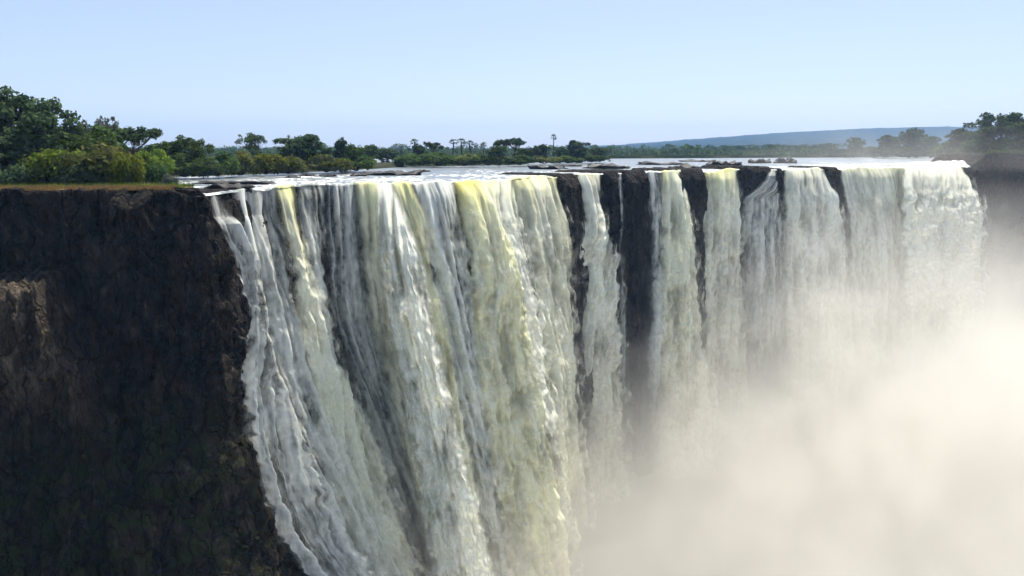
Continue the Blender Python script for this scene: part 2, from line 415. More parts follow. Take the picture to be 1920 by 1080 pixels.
def curtain(label, rows, dens, tint, front=0.0, c=1.25, bil=1.0, ragged=1.0, blue=0.0, white=0.5, bulge=2.3, seed=0.0, bottom=112.0, toptint=0.0, streak=1.0, rz=12.0, puff=0.58):
    rows = np.array(rows, float)
    y0 = rows[0, 0]
    wtop = rows[0, 2] - rows[0, 1]; wmax = (rows[:, 2] - rows[:, 1]).max()
    D0 = float(dl(0.5 * (rows[0, 1] + rows[0, 2])))
    m_px = D0 / FPX
    ns = int(max(14, min(170, wmax / 1.3)))
    s = np.linspace(0, 1, ns)[None, :]
    up = np.array([-7, -5.5, -4, -3, -2, -1.2, -0.6])
    drops = np.concatenate([[0.0], np.linspace(0.04, 3.0, 22), np.linspace(3.25, bottom, int((bottom - 3) / (m_px * 1.7)))])
    u0 = rows[0, 1] + s * wtop
    lipd = dl(u0); nx, ny = nrm(u0)
    o = np.concatenate([up, c * np.sqrt(drops)])[:, None]
    z = np.concatenate([0.14 - 0.02 * (up + 7), -drops + 0.0])[:, None]
    z = np.where(o < 0, 0.13, z + 0.13 * np.exp(-drops[0] if False else z))
    z = z + crest(u0) * np.exp(-np.concatenate([np.zeros(len(up)), drops]) / 3.0)[:, None]
    fr = front * sstep(0, rz, -z)
    D = lipd + ny * (o + fr)
    yy = ypix(D, z)
    ycl = np.maximum(yy, y0)
    # outline polylines
    ylip = ypix(lipd, 0.0)
    ysh = ycl - ylip + float(np.mean(ylip))
    tab_y = rows[:, 0] - y0 + float(np.mean(ylip))
    ext = np.vstack([rows, [rows[-1, 0] + 300, rows[-1, 1] + (rows[-1, 1] - rows[-2, 1]) / max(1, rows[-1, 0] - rows[-2, 0]) * 300, rows[-1, 2] + (rows[-1, 2] - rows[-2, 2]) / max(1, rows[-1, 0] - rows[-2, 0]) * 300]])
    ty = np.append(tab_y, tab_y[-1] + 300)
    xl = np.interp(ysh, ty, ext[:, 1]); xr = np.interp(ysh, ty, ext[:, 2])
    W = (xr - xl) * m_px
    a = s * W + rows[0, 1] * m_px + seed * 13.7
    zz = -z + np.maximum(-o, 0) * 0.3 + seed * 31.0
    h = np.maximum(-z, 0)
    grow = sstep(1, 22, h)
    a2 = a + 0.55 * noise(a / 4.5, zz / 18, seed) + 0.16 * noise(a / 1.6, zz / 7, seed + 3)
    big = fbm(a2 / 4.2, zz / 34, seed, 3)
    med = fbm(a2 / 1.35, zz / 13, seed + 1, 3)
    fin = fbm(a2 / 0.6, zz / 3.4, seed + 2, 3)
    cl = fbm(a2 / 1.0 + 0.5 * med, zz / 2.1, seed + 4, 4)
    bl = 0.5 * np.abs(fbm(a2 / 3.4, zz / 6.5, seed + 5, 2)) + 0.5 * np.abs(fbm(a2 / 1.9, zz / 8.0, seed + 5.5, 3)); bl2 = np.abs(fbm(a2 / 1.1, zz / 1.7, seed + 6, 3))
    colu = np.abs(fbm(a2 / 3.3, zz / 70, seed + 30, 2))
    disp = (2.3 * (colu - 0.3) + 0.7 * big + 0.30 * med + 0.06 * fin + 0.08 * cl * grow) * (0.25 + 0.75 * sstep(0, 8, h)) * streak + bil * grow * (1.9 * (0.4 - bl))
    prof = bulge * (np.sqrt(np.clip(1 - (2 * s - 1) ** 2, 0, 1)) - 0.6) * np.clip(W / 8.0, 0.15, 1.4) * sstep(-0.5, 4, h)
    O = o + fr + disp + prof
    # silhouettes wander with the surge of the water
    jag = ragged * grow * (1.1 * fbm(zz / 6.0, seed + 7.7, 0, 4) + 0.8 * np.abs(noise(zz / 2.0, seed + 1.7))) / m_px
    xl2 = xl - 0.6 * jag * (s < 0.5); xr2 = xr + jag * (s >= 0.5) * 0.9
    x = xl + s * (xr - xl) + jag * (s - 0.5) * 1.4
    D = lipd + ny * O
    base = at(x, ypix(lipd + ny * (o + fr), z), lipd + ny * (o + fr))
    P = base.copy()
    P[..., 0] += nx * (disp + prof); P[..., 1] += ny * (disp + prof)
    P[..., 2] += 0.35 * (disp) * np.exp(-h / 3.0) * sstep(-7, -1, o)
    # opacity: dense cords with gaps that let the rock show
    e = np.minimum(s, 1 - s) * W
    edge = sstep(-0.1, 1.7 * min(1, wmax * m_px / 7), e - 0.55 * ragged * (0.3 + grow) * (0.5 + fbm(a2 / 1.6, zz / 3.2, seed + 8, 3)))
    k = 0.45 * med + 0.2 * fin + 0.35 * big + 0.8 * (colu - 0.3) + 0.32 * cl * (0.3 + 0.7 * grow)
    soft = 1.0 + 0.75 * (dens < 0.7)
    cover = sstep(-0.55 * soft, 0.62 * soft, k + (dens - 0.5) * 1.9)
    cover = cover + (1 - cover) * 0.75 * sstep(0.7, 1.0, dens)
    cover = cover * (0.28 + 0.72 * sstep(-0.5, 0.5, fbm(a2 / 3.0, zz / 40, seed + 15, 2) + (dens - 0.45) * 2.5))
    alpha = cover * edge * sstep(-7, -3.5, o)
    endy = rows[-1, 0]
    if endy < 900:
        alpha = alpha * (1 - sstep(endy - 60 - y0 + np.mean(ylip), endy + 100 - y0 + np.mean(ylip), ysh + 60 * fbm(a2 / 2, zz / 5, seed, 3)))
    # aerated white, clear grey, silt-yellow water, with lit bulges and dim creases painted in
    patch = fbm(a2 / 5.0, zz / 13.0, seed + 21, 3)  # broad lit and shaded areas, painted into the water colour
    wv = np.clip(white + 0.20 + 1.0 * (colu - 0.33) + 0.42 * med + 0.55 * big + 1.0 * patch * grow + 0.6 * (0.35 - bl) * grow + 0.14 * fin + 0.42 * cl * (0.35 + 0.65 * grow) + 0.35 * np.exp(-h / 2.5), 0, 1)[..., None]
    tv = np.clip(tint + toptint * np.exp(-h / 5.0) + 0.55 * (tint + toptint * np.exp(-h / 6.0)) * (fbm(a2 / 2.6, zz / 30, seed + 11, 3) + 0.6 * med), 0, 1)[..., None]
    C = PAL_GREY * (1 - wv) + PAL_WHITE * wv
    C = C * (1 - blue) + (PAL_BLUE * (0.55 + 0.6 * wv)) * blue
    C = C * (1 - tv) + (PAL_YEL * (0.7 + 0.5 * wv)) * tv
    me = mesh_np('waterfall', P.reshape(-1, 3), grid_faces(P.shape[0], ns)[:, ::-1], True)
    attr_f(me, 'alpha', np.clip(alpha, 0, 1)); attr_c(me, 'col', np.clip(C, 0, 0.95))
    ob = obj('waterfall', me, M['falls'])
    tag(ob, label, 'waterfall', 'curtains of falling water')
    if puff > 0:
        # loose spray blown off the front of the curtain: a ragged, half-open outer skin
        q = 2
        sl = (slice(len(up) + 8, None, q), slice(None, None, q))
        pa, pz, ph = a2[sl], zz[sl], h[sl] + 0 * a2[sl]
        c1 = fbm(pa / 3.6 + 0.7 * noise(pa / 5, pz / 6, seed + 40), pz / 7.0, seed + 41, 4); c2 = fbm(pa / 1.3, pz / 2.6, seed + 42, 4)
        away = 0.7 + 0.9 * np.clip(c1 + 0.4, 0, 1.2) * bil + 0.015 * ph
        Q = P[sl].copy(); nxx = np.broadcast_to(nx, P.shape[:2])[sl]; nyy = np.broadcast_to(ny, P.shape[:2])[sl]
        Q[..., 0] += nxx * away; Q[..., 1] += nyy * away
        spread = (np.broadcast_to(s, P.shape[:2])[sl] - 0.5) * 2 * (0.5 + 0.012 * ph)
        Q[..., 0] += spread * 0.9
        es = np.broadcast_to(np.minimum(s, 1 - s) * W, P.shape[:2])[sl]
        pal = np.clip(0.7 * c1 + 0.5 * c2 + 0.06 + 0.0022 * ph, 0, 0.85) * puff * 1.5 * sstep(1.0, 14.0, ph) * sstep(-0.2, 2.2, es)
        if endy < 900: pal = pal * (1 - sstep(endy - 120 - y0 + np.mean(ylip), endy + 60 - y0 + np.mean(ylip), ysh[sl] + 0 * ph))
        m2 = mesh_np('spray', Q.reshape(-1, 3), grid_faces(Q.shape[0], Q.shape[1])[:, ::-1], True)
        attr_f(m2, 'alpha', np.clip(pal, 0, 0.9)); attr_c(m2, 'col', np.clip(0.5 * C[sl] + 0.5 * PAL_WHITE * (0.93 + 0.12 * np.clip(c2, -1, 1))[..., None], 0, 0.96))
        obj('spray', m2, M['falls'], ob)
    return ob

curtain('thin bluish veil stepping down the ledges beside the bare left cliff',
        [(360, 387, 413), (404, 396, 436), (418, 408, 462), (470, 430, 476), (530, 444, 496), (580, 453, 506), (640, 456, 514), (690, 450, 522), (720, 444, 535), (790, 448, 565), (860, 460, 595), (940, 487, 630), (1010, 517, 670), (1090, 575, 725), (1250, 670, 805)],
        0.62, 0.0, 0.5, blue=0.3, ragged=2.4, puff=0.3, bil=0.5, seed=1, white=0.78, bulge=0.3)
curtain('sparse grey strands over dark rock between the bluish veil and the first yellow-green stream',
        [(354, 432, 528), (404, 432, 530), (470, 455, 545), (580, 478, 566), (690, 500, 592), (790, 535, 640), (900, 585, 690), (1080, 660, 770), (1250, 720, 830)],
        0.62, 0.02, 0.6, blue=0.3, puff=0.45, bil=0.6, seed=2, white=0.7, bulge=0.3)
curtain('yellow-green topped stream fanning into a broad pale skirt low on the left',
        [(348, 512, 556), (400, 524, 562), (455, 535, 575), (530, 545, 595), (590, 550, 612), (650, 560, 625), (700, 575, 645), (760, 580, 680), (820, 585, 705), (880, 600, 728), (960, 620, 745), (1080, 690, 785), (1250, 780, 850)],
        0.93, 0.16, 2.2, c=1.6, seed=3, white=0.62, toptint=0.45, bil=1.1)
curtain('narrow white stream right beside the yellow-green topped one',
        [(345, 553, 615), (400, 558, 612), (455, 565, 614), (530, 575, 616), (590, 588, 620), (650, 600, 630), (720, 620, 655), (800, 650, 695), (900, 690, 735), (1080, 750, 790), (1250, 800, 850)],
        0.70, 0.03, 1.0, seed=4, white=0.6, blue=0.25)
curtain('thin streaky water over the dark rock channel left of the big white plume',
        [(342, 605, 672), (455, 608, 682), (530, 612, 690), (600, 625, 702), (700, 655, 735), (800, 690, 765), (950, 735, 795), (1080, 775, 835), (1250, 850, 900)],
        0.62, 0.0, 0.2, puff=0.3, seed=5, white=0.5, blue=0.35, bil=0.4, bulge=0.2)
curtain('smooth greenish band at the left side of the big white plume',
        [(341, 660, 722), (400, 668, 735), (500, 675, 750), (600, 690, 780), (700, 715, 800), (800, 738, 830), (950, 780, 880), (1080, 812, 920), (1250, 870, 960)],
        0.88, 0.14, 1.2, seed=6, white=0.42, toptint=0.3)
curtain('big billowing white plume with a rounded crest, tallest on the left half',
        [(344, 700, 740), (400, 702, 762), (455, 706, 784), (505, 712, 797), (555, 718, 808), (640, 734, 824), (740, 756, 848), (850, 775, 872), (950, 792, 900), (1080, 815, 930), (1250, 850, 970)],
        0.98, 0.04, 2.6, c=2.7, seed=7, white=0.72, bil=1.6, bulge=3.0, puff=0.95)
curtain('slim yellow-green stream hugging the right edge of the big white plume',
        [(341, 728, 776), (405, 748, 800), (455, 765, 806), (530, 785, 822), (600, 800, 842), (644, 805, 852), (733, 820, 867), (850, 840, 892), (955, 858, 906), (1080, 880, 930), (1250, 920, 970)],
        0.95, 0.27, 2.6, c=1.65, seed=8, white=0.6, toptint=0.3, bil=0.8)
curtain('grey-white curtain with a curved right edge before the golden stream',
        [(341, 768, 862), (380, 778, 866), (455, 792, 878), (530, 810, 890), (640, 830, 908), (755, 855, 920), (866, 880, 940), (1044, 915, 965), (1250, 960, 1000)],
        0.80, 0.03, 1.2, seed=9, white=0.45, blue=0.15)
curtain('broad golden silt-coloured stream in the middle of the falls',
        [(338, 848, 908), (380, 858, 932), (455, 872, 962), (530, 885, 986), (622, 884, 1002), (755, 900, 1024), (866, 920, 1046), (911, 930, 1055), (1044, 950, 1068), (1250, 1000, 1100)],
        0.97, 0.27, 2.2, c=2.0, seed=10, white=0.5, toptint=0.6, bil=1.2)
curtain('white burst of spray leaping over the upper part of the golden stream',
        [(335, 893, 965), (370, 890, 975), (420, 900, 986), (480, 912, 1000), (560, 930, 1010), (650, 958, 1020), (720, 985, 1032), (780, 1005, 1045)],
        0.88, 0.06, 3.6, c=2.5, seed=11, white=0.75, bil=1.2, toptint=0.35, bulge=1.8, puff=1.0)
curtain('ribbed grey curtain with green streaks ending at the first dark rock cleft',
        [(332, 955, 1048), (370, 963, 1060), (420, 974, 1068), (480, 985, 1075), (560, 998, 1080), (700, 1015, 1086), (850, 1032, 1098), (1000, 1048, 1110), (1250, 1080, 1150)],
        0.90, 0.16, 1.4, c=1.65, seed=12, white=0.5, toptint=0.3, streak=1.5, bil=0.7)
curtain('curtain that flares out and turns ragged between two dark rock clefts',
        [(325, 1078, 1130), (380, 1088, 1130), (400, 1092, 1134), (430, 1088, 1145), (460, 1078, 1155), (500, 1068, 1162), (560, 1060, 1166), (620, 1052, 1168), (700, 1046, 1170), (850, 1042, 1178), (1080, 1055, 1195)],
        0.88, 0.08, 1.6, c=1.65, seed=13, white=0.55, toptint=0.15, bil=1.3, ragged=1.6)
curtain('single thin thread of water down the middle of the widest dark rock face',
        [(322, 1158, 1167), (450, 1161, 1171), (600, 1164, 1176), (700, 1160, 1180)],
        0.55, 0.0, 3.6, rz=2.5, puff=0.0, seed=14, white=0.5, blue=0.4, bil=0.2, ragged=0.3, bulge=0.1)
curtain('thin bluish stream at the right side of the widest dark rock face',
        [(323, 1208, 1248), (400, 1214, 1250), (500, 1216, 1250), (600, 1208, 1255), (750, 1203, 1262)],
        0.60, 0.0, 1.0, seed=15, white=0.55, blue=0.4, bil=0.8)
curtain('pale green curtain with a bright slanting right edge left of the second cleft',
        [(322, 1238, 1284), (360, 1236, 1291), (400, 1236, 1299), (450, 1236, 1305), (520, 1235, 1311), (600, 1234, 1320), (700, 1230, 1330), (900, 1225, 1350)],
        0.96, 0.16, 1.8, c=1.65, seed=16, white=0.55, toptint=0.3, bil=1.2)
curtain('straight-sided curtain with a yellow crest right of the second cleft',
        [(320, 1318, 1385), (400, 1316, 1391), (500, 1312, 1396), (560, 1308, 1400), (700, 1300, 1402), (900, 1300, 1402)],
        0.90, 0.10, 1.4, c=1.65, seed=17, white=0.5, toptint=0.5, bil=1.0, streak=1.3)
curtain('small cascade splashing out in thin legs over a round rock face',
        [(320, 1442, 1456), (340, 1432, 1460), (360, 1414, 1464), (372, 1394, 1468), (420, 1391, 1470), (520, 1395, 1475), (700, 1390, 1480)],
        0.66, 0.0, 4.2, rz=2.5, puff=0.5, seed=18, white=0.6, blue=0.35, bil=0.6)
curtain('wide pale curtain between the round rock face and the narrow slanting cleft',
        [(318, 1468, 1546), (350, 1469, 1562), (370, 1469, 1575), (400, 1469, 1583), (450, 1470, 1590), (560, 1470, 1600), (800, 1470, 1620)],
        0.88, 0.06, 1.6, c=1.65, seed=19, white=0.5, toptint=0.12, bil=1.1)
curtain('wide hazy curtain right of the narrow slanting cleft',
        [(316, 1572, 1704), (400, 1590, 1704), (500, 1595, 1706), (800, 1600, 1720)],
        0.90, 0.08, 1.4, c=1.65, seed=20, white=0.5, toptint=0.2, bil=1.0)
curtain('surging white plume at the far right end below the grassy headland',
        [(312, 1692, 1806), (330, 1692, 1820), (360, 1692, 1834), (400, 1692, 1845), (450, 1692, 1842), (600, 1692, 1840)],
        0.97, 0.08, 2.0, c=3.6, seed=21, white=0.85, bil=2.4, ragged=1.8, bulge=2.0, toptint=0.1, puff=1.0)

# ------------------------------------------------------------------ land: left bank, island, far shore, headland
def ribbon(name, label, front, depth_back, z1, z_front=-0.4, n=160, nd=40, seed=0.0, mat='shore'):
    """ground sheet whose front edge runs through the pixels of front at water level, going depth_back metres away"""
    f = np.array(front, float)
    x = np.linspace(f[0, 0], f[-1, 0], n); y = np.interp(x, f[:, 0], f[:, 1])
    Df = depth_at(y, 0.0)
    k = np.linspace(0, 1, nd) ** 1.8
    D = Df[None, :] + k[:, None] * depth_back
    base = at(x, y, Df)
    X = base[None, :, 0] * (D / Df[None, :]); Y = D
    zf = np.minimum(1, k[:, None] * depth_back / 6.0)
    endf = np.minimum(1, np.minimum(np.arange(n), n - 1 - np.arange(n)) / 5.0)[None, :]
    Z = z_front + (z1 - z_front) * sstep(0, 1, zf) * endf + 0.35 * fbm(X / 9, Y / 9, seed, 4) * zf
    me = mesh_np(name, np.stack([X, Y, Z], -1).reshape(-1, 3), grid_faces(nd, n)[:, ::-1], True)
    o = obj(name, me, M[mat]); tag(o, label, 'ground', kind='structure'); return o

def left_bank():
    us = np.arange(-800, 384, 3.0); k = np.concatenate([np.linspace(0, 12, 30), np.geomspace(12.5, 160, 30)])
    D = dl(us)[None, :] + 0.8 + k[:, None] + 0 * us[None, :]
    b = at(us, ypix(dl(us), 0.0), dl(us))
    X = b[None, :, 0] * D / dl(us)[None, :]
    taper = (1 - sstep(300, 384, us + 0.9 * k[:, None]))
    Z = -0.5 + 1.55 * taper + 0.3 * fbm(X / 5, D / 5, 1.0, 4) * taper + 0.8 * sstep(5, 60, k)[:, None] * taper
    me = mesh_np('riverbank', np.stack([X, D, Z], -1).reshape(-1, 3), grid_faces(len(k), len(us))[:, ::-1], True)
    o = obj('riverbank', me, M['ground']); tag(o, 'dry brown bank along the top of the left cliff', 'ground', kind='structure')
left_bank()
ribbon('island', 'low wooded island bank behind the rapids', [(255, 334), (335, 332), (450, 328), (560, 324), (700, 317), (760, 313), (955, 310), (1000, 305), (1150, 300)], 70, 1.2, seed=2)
ribbon('far_shore', 'far low river shore under the blue hills', [(-900, 297.0), (700, 297.0), (1145, 297.5), (1550, 295.5), (1700, 294), (2600, 293)], 4400, 1.5, n=80, nd=60, seed=3, mat='hill')

def headland():
    us = np.arange(1815, 2700, 4.0); k = np.concatenate([np.linspace(-1.5, 20, 24), np.geomspace(21, 200, 24)])
    b = at(us, ypix(dl(us), 0.0), dl(us))
    D = dl(us)[None, :] + 0.5 + k[:, None]
    X = b[None, :, 0] * D / dl(us)[None, :]
    t = sstep(1820, 1856, us)[None, :]
    Z = -0.2 + 6.5 * t + 0.5 * fbm(X / 6, D / 6, 4.0, 4) * t + 1.0 * sstep(5, 40, k)[:, None] * t
    me = mesh_np('headland', np.stack([X, D, Z], -1).reshape(-1, 3), grid_faces(len(k), len(us))[:, ::-1], True)
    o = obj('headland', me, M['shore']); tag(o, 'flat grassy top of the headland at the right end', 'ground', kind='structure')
headland()

def hills():
    xs = np.linspace(-900, 3000, 420); prof = np.array([(-900, 279), (700, 279), (1000, 278), (1145, 274), (1300, 262), (1450, 251), (1560, 245), (1700, 240), (1850, 239), (2100, 241), (3000, 252)], float)
    top = np.interp(xs, prof[:, 0], prof[:, 1])
    v = np.linspace(0, 1, 60)[:, None]
    D = 4200 + 3600 * v + 0 * xs[None, :]
    zr = at(xs, top, np.full_like(xs, 7800.0))[:, 2]
    X = (xs[None, :] - 960) / FPX * D
    Z = 1.0 + zr[None, :] * sstep(0, 1, v) + (8.0 * fbm(X / 240, D / 240, 1.0, 4) + 11.0 * np.abs(fbm(X / 45, D / 45, 5.0, 3))) * sstep(0, 0.25, v) * (zr[None, :] > 3)
    Xb = X[-1:] * 1.15; Db = D[-1:] + 900; Zb = Z[-1:] * 0 - 5
    X = np.vstack([X, Xb]); D = np.vstack([D, Db]); Z = np.vstack([Z, Zb])
    me = mesh_np('hills', np.stack([X, D, Z], -1).reshape(-1, 3), grid_faces(X.shape[0], len(xs))[:, ::-1], True)
    o = obj('hills', me, M['hill']); tag(o, 'long low wooded ridge fading to blue', 'hills', kind='structure')
hills()

def gorge_floor():
    x = np.linspace(-500, 900, 60); y = np.linspace(-300, 700, 50)
    X, Y = np.meshgrid(x, y); Z = -112 + 1.5 * fbm(X / 20, Y / 20, 2.0, 3)
    me = mesh_np('gorge_floor', np.stack([X, Y, Z], -1).reshape(-1, 3), grid_faces(50, 60), True)
    attr_f(me, 'foam', np.full(X.size, 0.6))
    o = obj('gorge_floor', me, M['foam']); tag(o, 'foaming water on the floor of the gorge', 'water', kind='structure')
gorge_floor()

# ------------------------------------------------------------------ rocks in the river
def rock_mesh(seed, lx, ly, lz):
    nu, nv = 40, 18
    th = np.linspace(0, 2 * np.pi, nu, endpoint=False)[None, :]; ph = np.linspace(0.02, np.pi - 0.02, nv)[:, None]
    x = np.cos(th) * np.sin(ph); y = np.sin(th) * np.sin(ph); z = np.cos(ph) + 0 * th
    r = 1 + 0.35 * fbm(x * 1.6 + seed * 3.1, y * 1.6, z * 1.6, 4) + 0.18 * noise(np.floor(x * 4 + seed) * 1.3, np.floor(y * 4) * 1.7, 0.5)
    r = r + 0.30 * np.abs(noise(x * 5 + seed, y * 4, z * 2 + 3.0))
    sq = 1.0 / np.maximum(np.abs(x) ** 3 + np.abs(y) ** 3 + 1e-6, 0.2) ** (1 / 3.0) * np.sin(ph) + (1 - np.sin(ph))
    v = np.stack([x * r * sq * lx / 2, y * r * sq * ly / 2, np.sign(z) * np.abs(z) ** 0.6 * r * lz * (1.0 + 1.3 * fbm(x * 4 + seed * 2.0, y * 2.0, 1.5, 3))], -1).reshape(-1, 3)
    i = np.arange(nu * nv).reshape(nv, nu)
    f = np.stack([i[:-1], np.roll(i, -1, 1)[:-1], np.roll(i, -1, 1)[1:], i[1:]], -1).reshape(-1, 4)
    return mesh_np('river_rock', v, f, True)

ROCKS = [  # x centre, y of the waterline, width px, height m, label
    (735, 328, 92, 0.85, 'long dark rock shelf in the rapids above the big white plume'),
    (672, 330, 26, 0.5, 'small dark rock just left of the long shelf above the big white plume'),
    (610, 331, 34, 0.4, 'low dark rock above the thin streaky channel, below the rounded island bush'),
    (575, 330, 20, 0.35, 'little dark stone farther left of the low rock in the rapids'),
    (548, 333, 24, 0.3, 'flat stone awash above the narrow white stream'),
    (790, 322, 26, 0.5, 'small dark rock at the upstream right tip of the long shelf'),
    (435, 344.5, 130, 0.45, 'flat brown ledge lying along the water by the left cliff corner'),
    (428, 354, 74, 0.7, 'black broken ledge at the lip above the bluish veil'),
    (1028, 317, 56, 1.0, 'dark rock slab above the ribbed grey curtain'),
    (1072, 312, 32, 0.5, 'thin flat rock upstream between two larger slabs'),
    (1140, 316, 74, 1.1, 'dark rock slab right above the flaring ragged curtain'),
    (1242, 309, 76, 0.9, 'long thin rock bar upstream of the pale green curtain'),
    (1285, 318, 50, 1.2, 'jagged black rock crowning the second cleft'),
    (1362, 311, 52, 1.4, 'jagged dark rock above the yellow-crested straight curtain'),
    (1425, 306, 34, 1.5, 'upright dark boulder above the round rock face'),
    (1474, 306, 34, 1.7, 'dark boulder cluster breaking the rapids right of the round rock face'),
    (1310, 303, 60, 0.6, 'faint low rock line far upstream below the lone green tree'),
    (1660, 297, 40, 0.5, 'low grey rock far upstream among the right rapids'),
]
for i, (x, y, w, h, lab) in enumerate(ROCKS):
    D = float(depth_at(y, 0.0)); wm = w / FPX * D
    p = at(x, y, D)
    o = obj('river_rock', rock_mesh(i + 1, wm, min(wm * 0.7, 9) + 2, h), M['slab'])
    o.location = (float(p[0]), D + 1.0, 0.0); o.rotation_euler = (0, 0, random.uniform(-0.25, 0.25))
    tag(o, lab, 'rock', 'rocks in the rapids')

# ------------------------------------------------------------------ plants
def tube(pts, rad, n=7):
    pts = np.asarray(pts, float); rad = np.asarray(rad, float)
    t = np.gradient(pts, axis=0); t /= np.linalg.norm(t, axis=1)[:, None] + 1e-9
    ref = np.where(np.abs(t[:, 2:3]) > 0.9, np.array([[1.0, 0, 0]]), np.array([[0, 0, 1.0]]))
    a = np.cross(t, ref); a /= np.linalg.norm(a, axis=1)[:, None] + 1e-9
    b = np.cross(t, a)
    th = np.linspace(0, 2 * np.pi, n, endpoint=False)
    v = pts[:, None] + rad[:, None, None] * (np.cos(th)[None, :, None] * a[:, None] + np.sin(th)[None, :, None] * b[:, None])
    i = np.arange(len(pts) * n).reshape(len(pts), n)
    f = np.stack([i[:-1], np.roll(i, -1, 1)[:-1], np.roll(i, -1, 1)[1:], i[1:]], -1).reshape(-1, 4)
    return v.reshape(-1, 3), f

def merge(parts):
    vs, fs, n = [], [], 0
    for v, f in parts:
        vs.append(v); fs.append(f + n); n += len(v)
    return np.concatenate(vs), np.concatenate(fs)

def leaf_quads(centres, normals, size, g):
    n = len(centres)
    r = g.normal(size=(n, 3)); a = np.cross(normals, r); a /= np.linalg.norm(a, axis=1)[:, None] + 1e-9
    b = np.cross(normals, a)
    sz = size * g.uniform(0.6, 1.4, n)[:, None]
    a = a * sz; b = b * sz * g.uniform(0.45, 0.9, n)[:, None]
    v = np.stack([centres - a, centres - b * 0.9 + a * 0.1, centres + a, centres + b], 1).reshape(-1, 3)
    return v, np.arange(4 * n).reshape(n, 4)

def crown(g, blobs, per, size, droop=0.0):
    """leaves over the outside of many clumps; blobs = list of (centre, radius)"""
    C, Nn, T = [], [], []
    for c, r in blobs:
        n = int(per * r * r)
        d = g.normal(size=(n, 3)); d[:, 2] = d[:, 2] * 0.9 + 0.25; d /= np.linalg.norm(d, axis=1)[:, None]
        rad = r * (1 - 0.55 * g.random(n) ** 2.0) * (1 + 0.18 * g.normal(size=n))
        p = c + d * rad[:, None] * np.array([1, 1, 0.78])
        p[:, 2] -= droop * g.random(n) * r
        C.append(p); nn = d + 0.9 * g.normal(size=(n, 3)) + np.array([0, 0, 0.5]); nn /= np.linalg.norm(nn, axis=1)[:, None]
        Nn.append(nn); T.append(np.clip(g.uniform(0.15, 0.85) + 0.25 * g.normal(size=n), 0, 1))
    C = np.concatenate(C); v, f = leaf_quads(C, np.concatenate(Nn), size, g)
    return v, f, np.repeat(np.concatenate(T), 4)

def tree_meshes(seed, h=1.0, kind='broad', leaf=0.42):
    """tree about 10 m tall, unit scaled later; returns crown mesh, trunk mesh"""
    g = np.random.default_rng(100 + seed)
    parts = []; blobs = []
    if kind == 'bush':
        nb = 22
        for k in range(nb):
            a = g.uniform(0, 2 * np.pi); rr = math.sqrt(g.random()) * 3.6; zz = g.uniform(0.9, 1.0) * (1 - (rr / 4.6) ** 2) * 3.2 * g.uniform(0.2, 1.0) + 0.5
            blobs.append((np.array([rr * math.cos(a), rr * math.sin(a), zz]), g.uniform(0.9, 1.7)))
            parts.append(tube([(0.2 * math.cos(a), 0.2 * math.sin(a), -0.3), (rr * 0.5 * math.cos(a), rr * 0.5 * math.sin(a), zz * 0.5), (rr * math.cos(a), rr * math.sin(a), zz)], [0.12, 0.07, 0.02], 5))
        per = 150
    else:
        lean = g.uniform(-0.5, 0.5, 2)
        fork = dict(broad=2.3, sparse=3.4, umbrella=5.2, tall=3.6)[kind]
        parts.append(tube([(0, 0, -0.6), (0.1, 0, 0.6), (lean[0] * 0.5, lean[1] * 0.5, fork * 0.6), (lean[0], lean[1], fork)], [0.50, 0.36, 0.28, 0.24], 8))
        nl = dict(umbrella=8, broad=14).get(kind, 9)
        for k in range(nl):
            a = 2 * np.pi * k / nl + g.uniform(-0.3, 0.3)
            if kind == 'broad': R0, z1 = g.uniform(1.2, 3.7), g.uniform(2.2, 8.6)
            elif kind == 'sparse': R0, z1 = g.uniform(0.8, 3.2), g.uniform(4.5, 9.0)
            elif kind == 'tall': R0, z1 = g.uniform(0.5, 2.3), g.uniform(3.6, 9.0)
            else: R0, z1 = g.uniform(1.6, 4.3), g.uniform(7.4, 8.9)
            if kind == 'broad': z1 = 1.9 + 6.9 * (k + g.uniform(0, 1)) / nl; R0 = 3.7 * g.uniform(0.55, 1.0) * math.sqrt(max(0.12, 1 - ((z1 - 5.0) / 4.4) ** 2)); a = 2.4 * k + g.uniform(-0.3, 0.3)
            st = np.array([lean[0], lean[1], fork * g.uniform(0.8, 1.0)])
            en = np.array([lean[0] + R0 * math.cos(a), lean[1] + R0 * math.sin(a), z1])
            mid = (st + en) / 2 + np.array([0.25 * math.cos(a), 0.25 * math.sin(a), -0.1])
            parts.append(tube([st, mid, en], [0.18, 0.11, 0.04], 6))
            rb = dict(broad=(0.75, 1.35), sparse=(0.55, 1.1), umbrella=(0.8, 1.25), tall=(0.8, 1.3))[kind]
            blobs.append((en, g.uniform(*rb)))
            for j in range(5 if kind != 'sparse' else 4):
                dv = g.normal(size=3) * np.array([1, 1, 0.7]) * (1.25 if kind != 'umbrella' else 0.9)
                if kind == 'umbrella': dv[2] *= 0.4
                c2 = en + dv
                c2[2] = min(c2[2], 9.5)
                blobs.append((c2, g.uniform(*rb) * 0.8))
                parts.append(tube([mid, (mid + c2) / 2 + 0.1, c2], [0.07, 0.05, 0.02], 5))
        if kind in ('broad', 'tall'):
            blobs.append((np.array([lean[0], lean[1], 8.6]), 1.3))
        per = 110 if kind != 'sparse' else 80
    v, f, t = crown(g, blobs, per * (0.42 / leaf) ** 1.6, leaf * 0.62)
    cm = mesh_np('crown', v, f, False); attr_f(cm, 'tone', t)
    tv, tf = merge(parts)
    return cm, mesh_np('trunk', tv, tf, True)

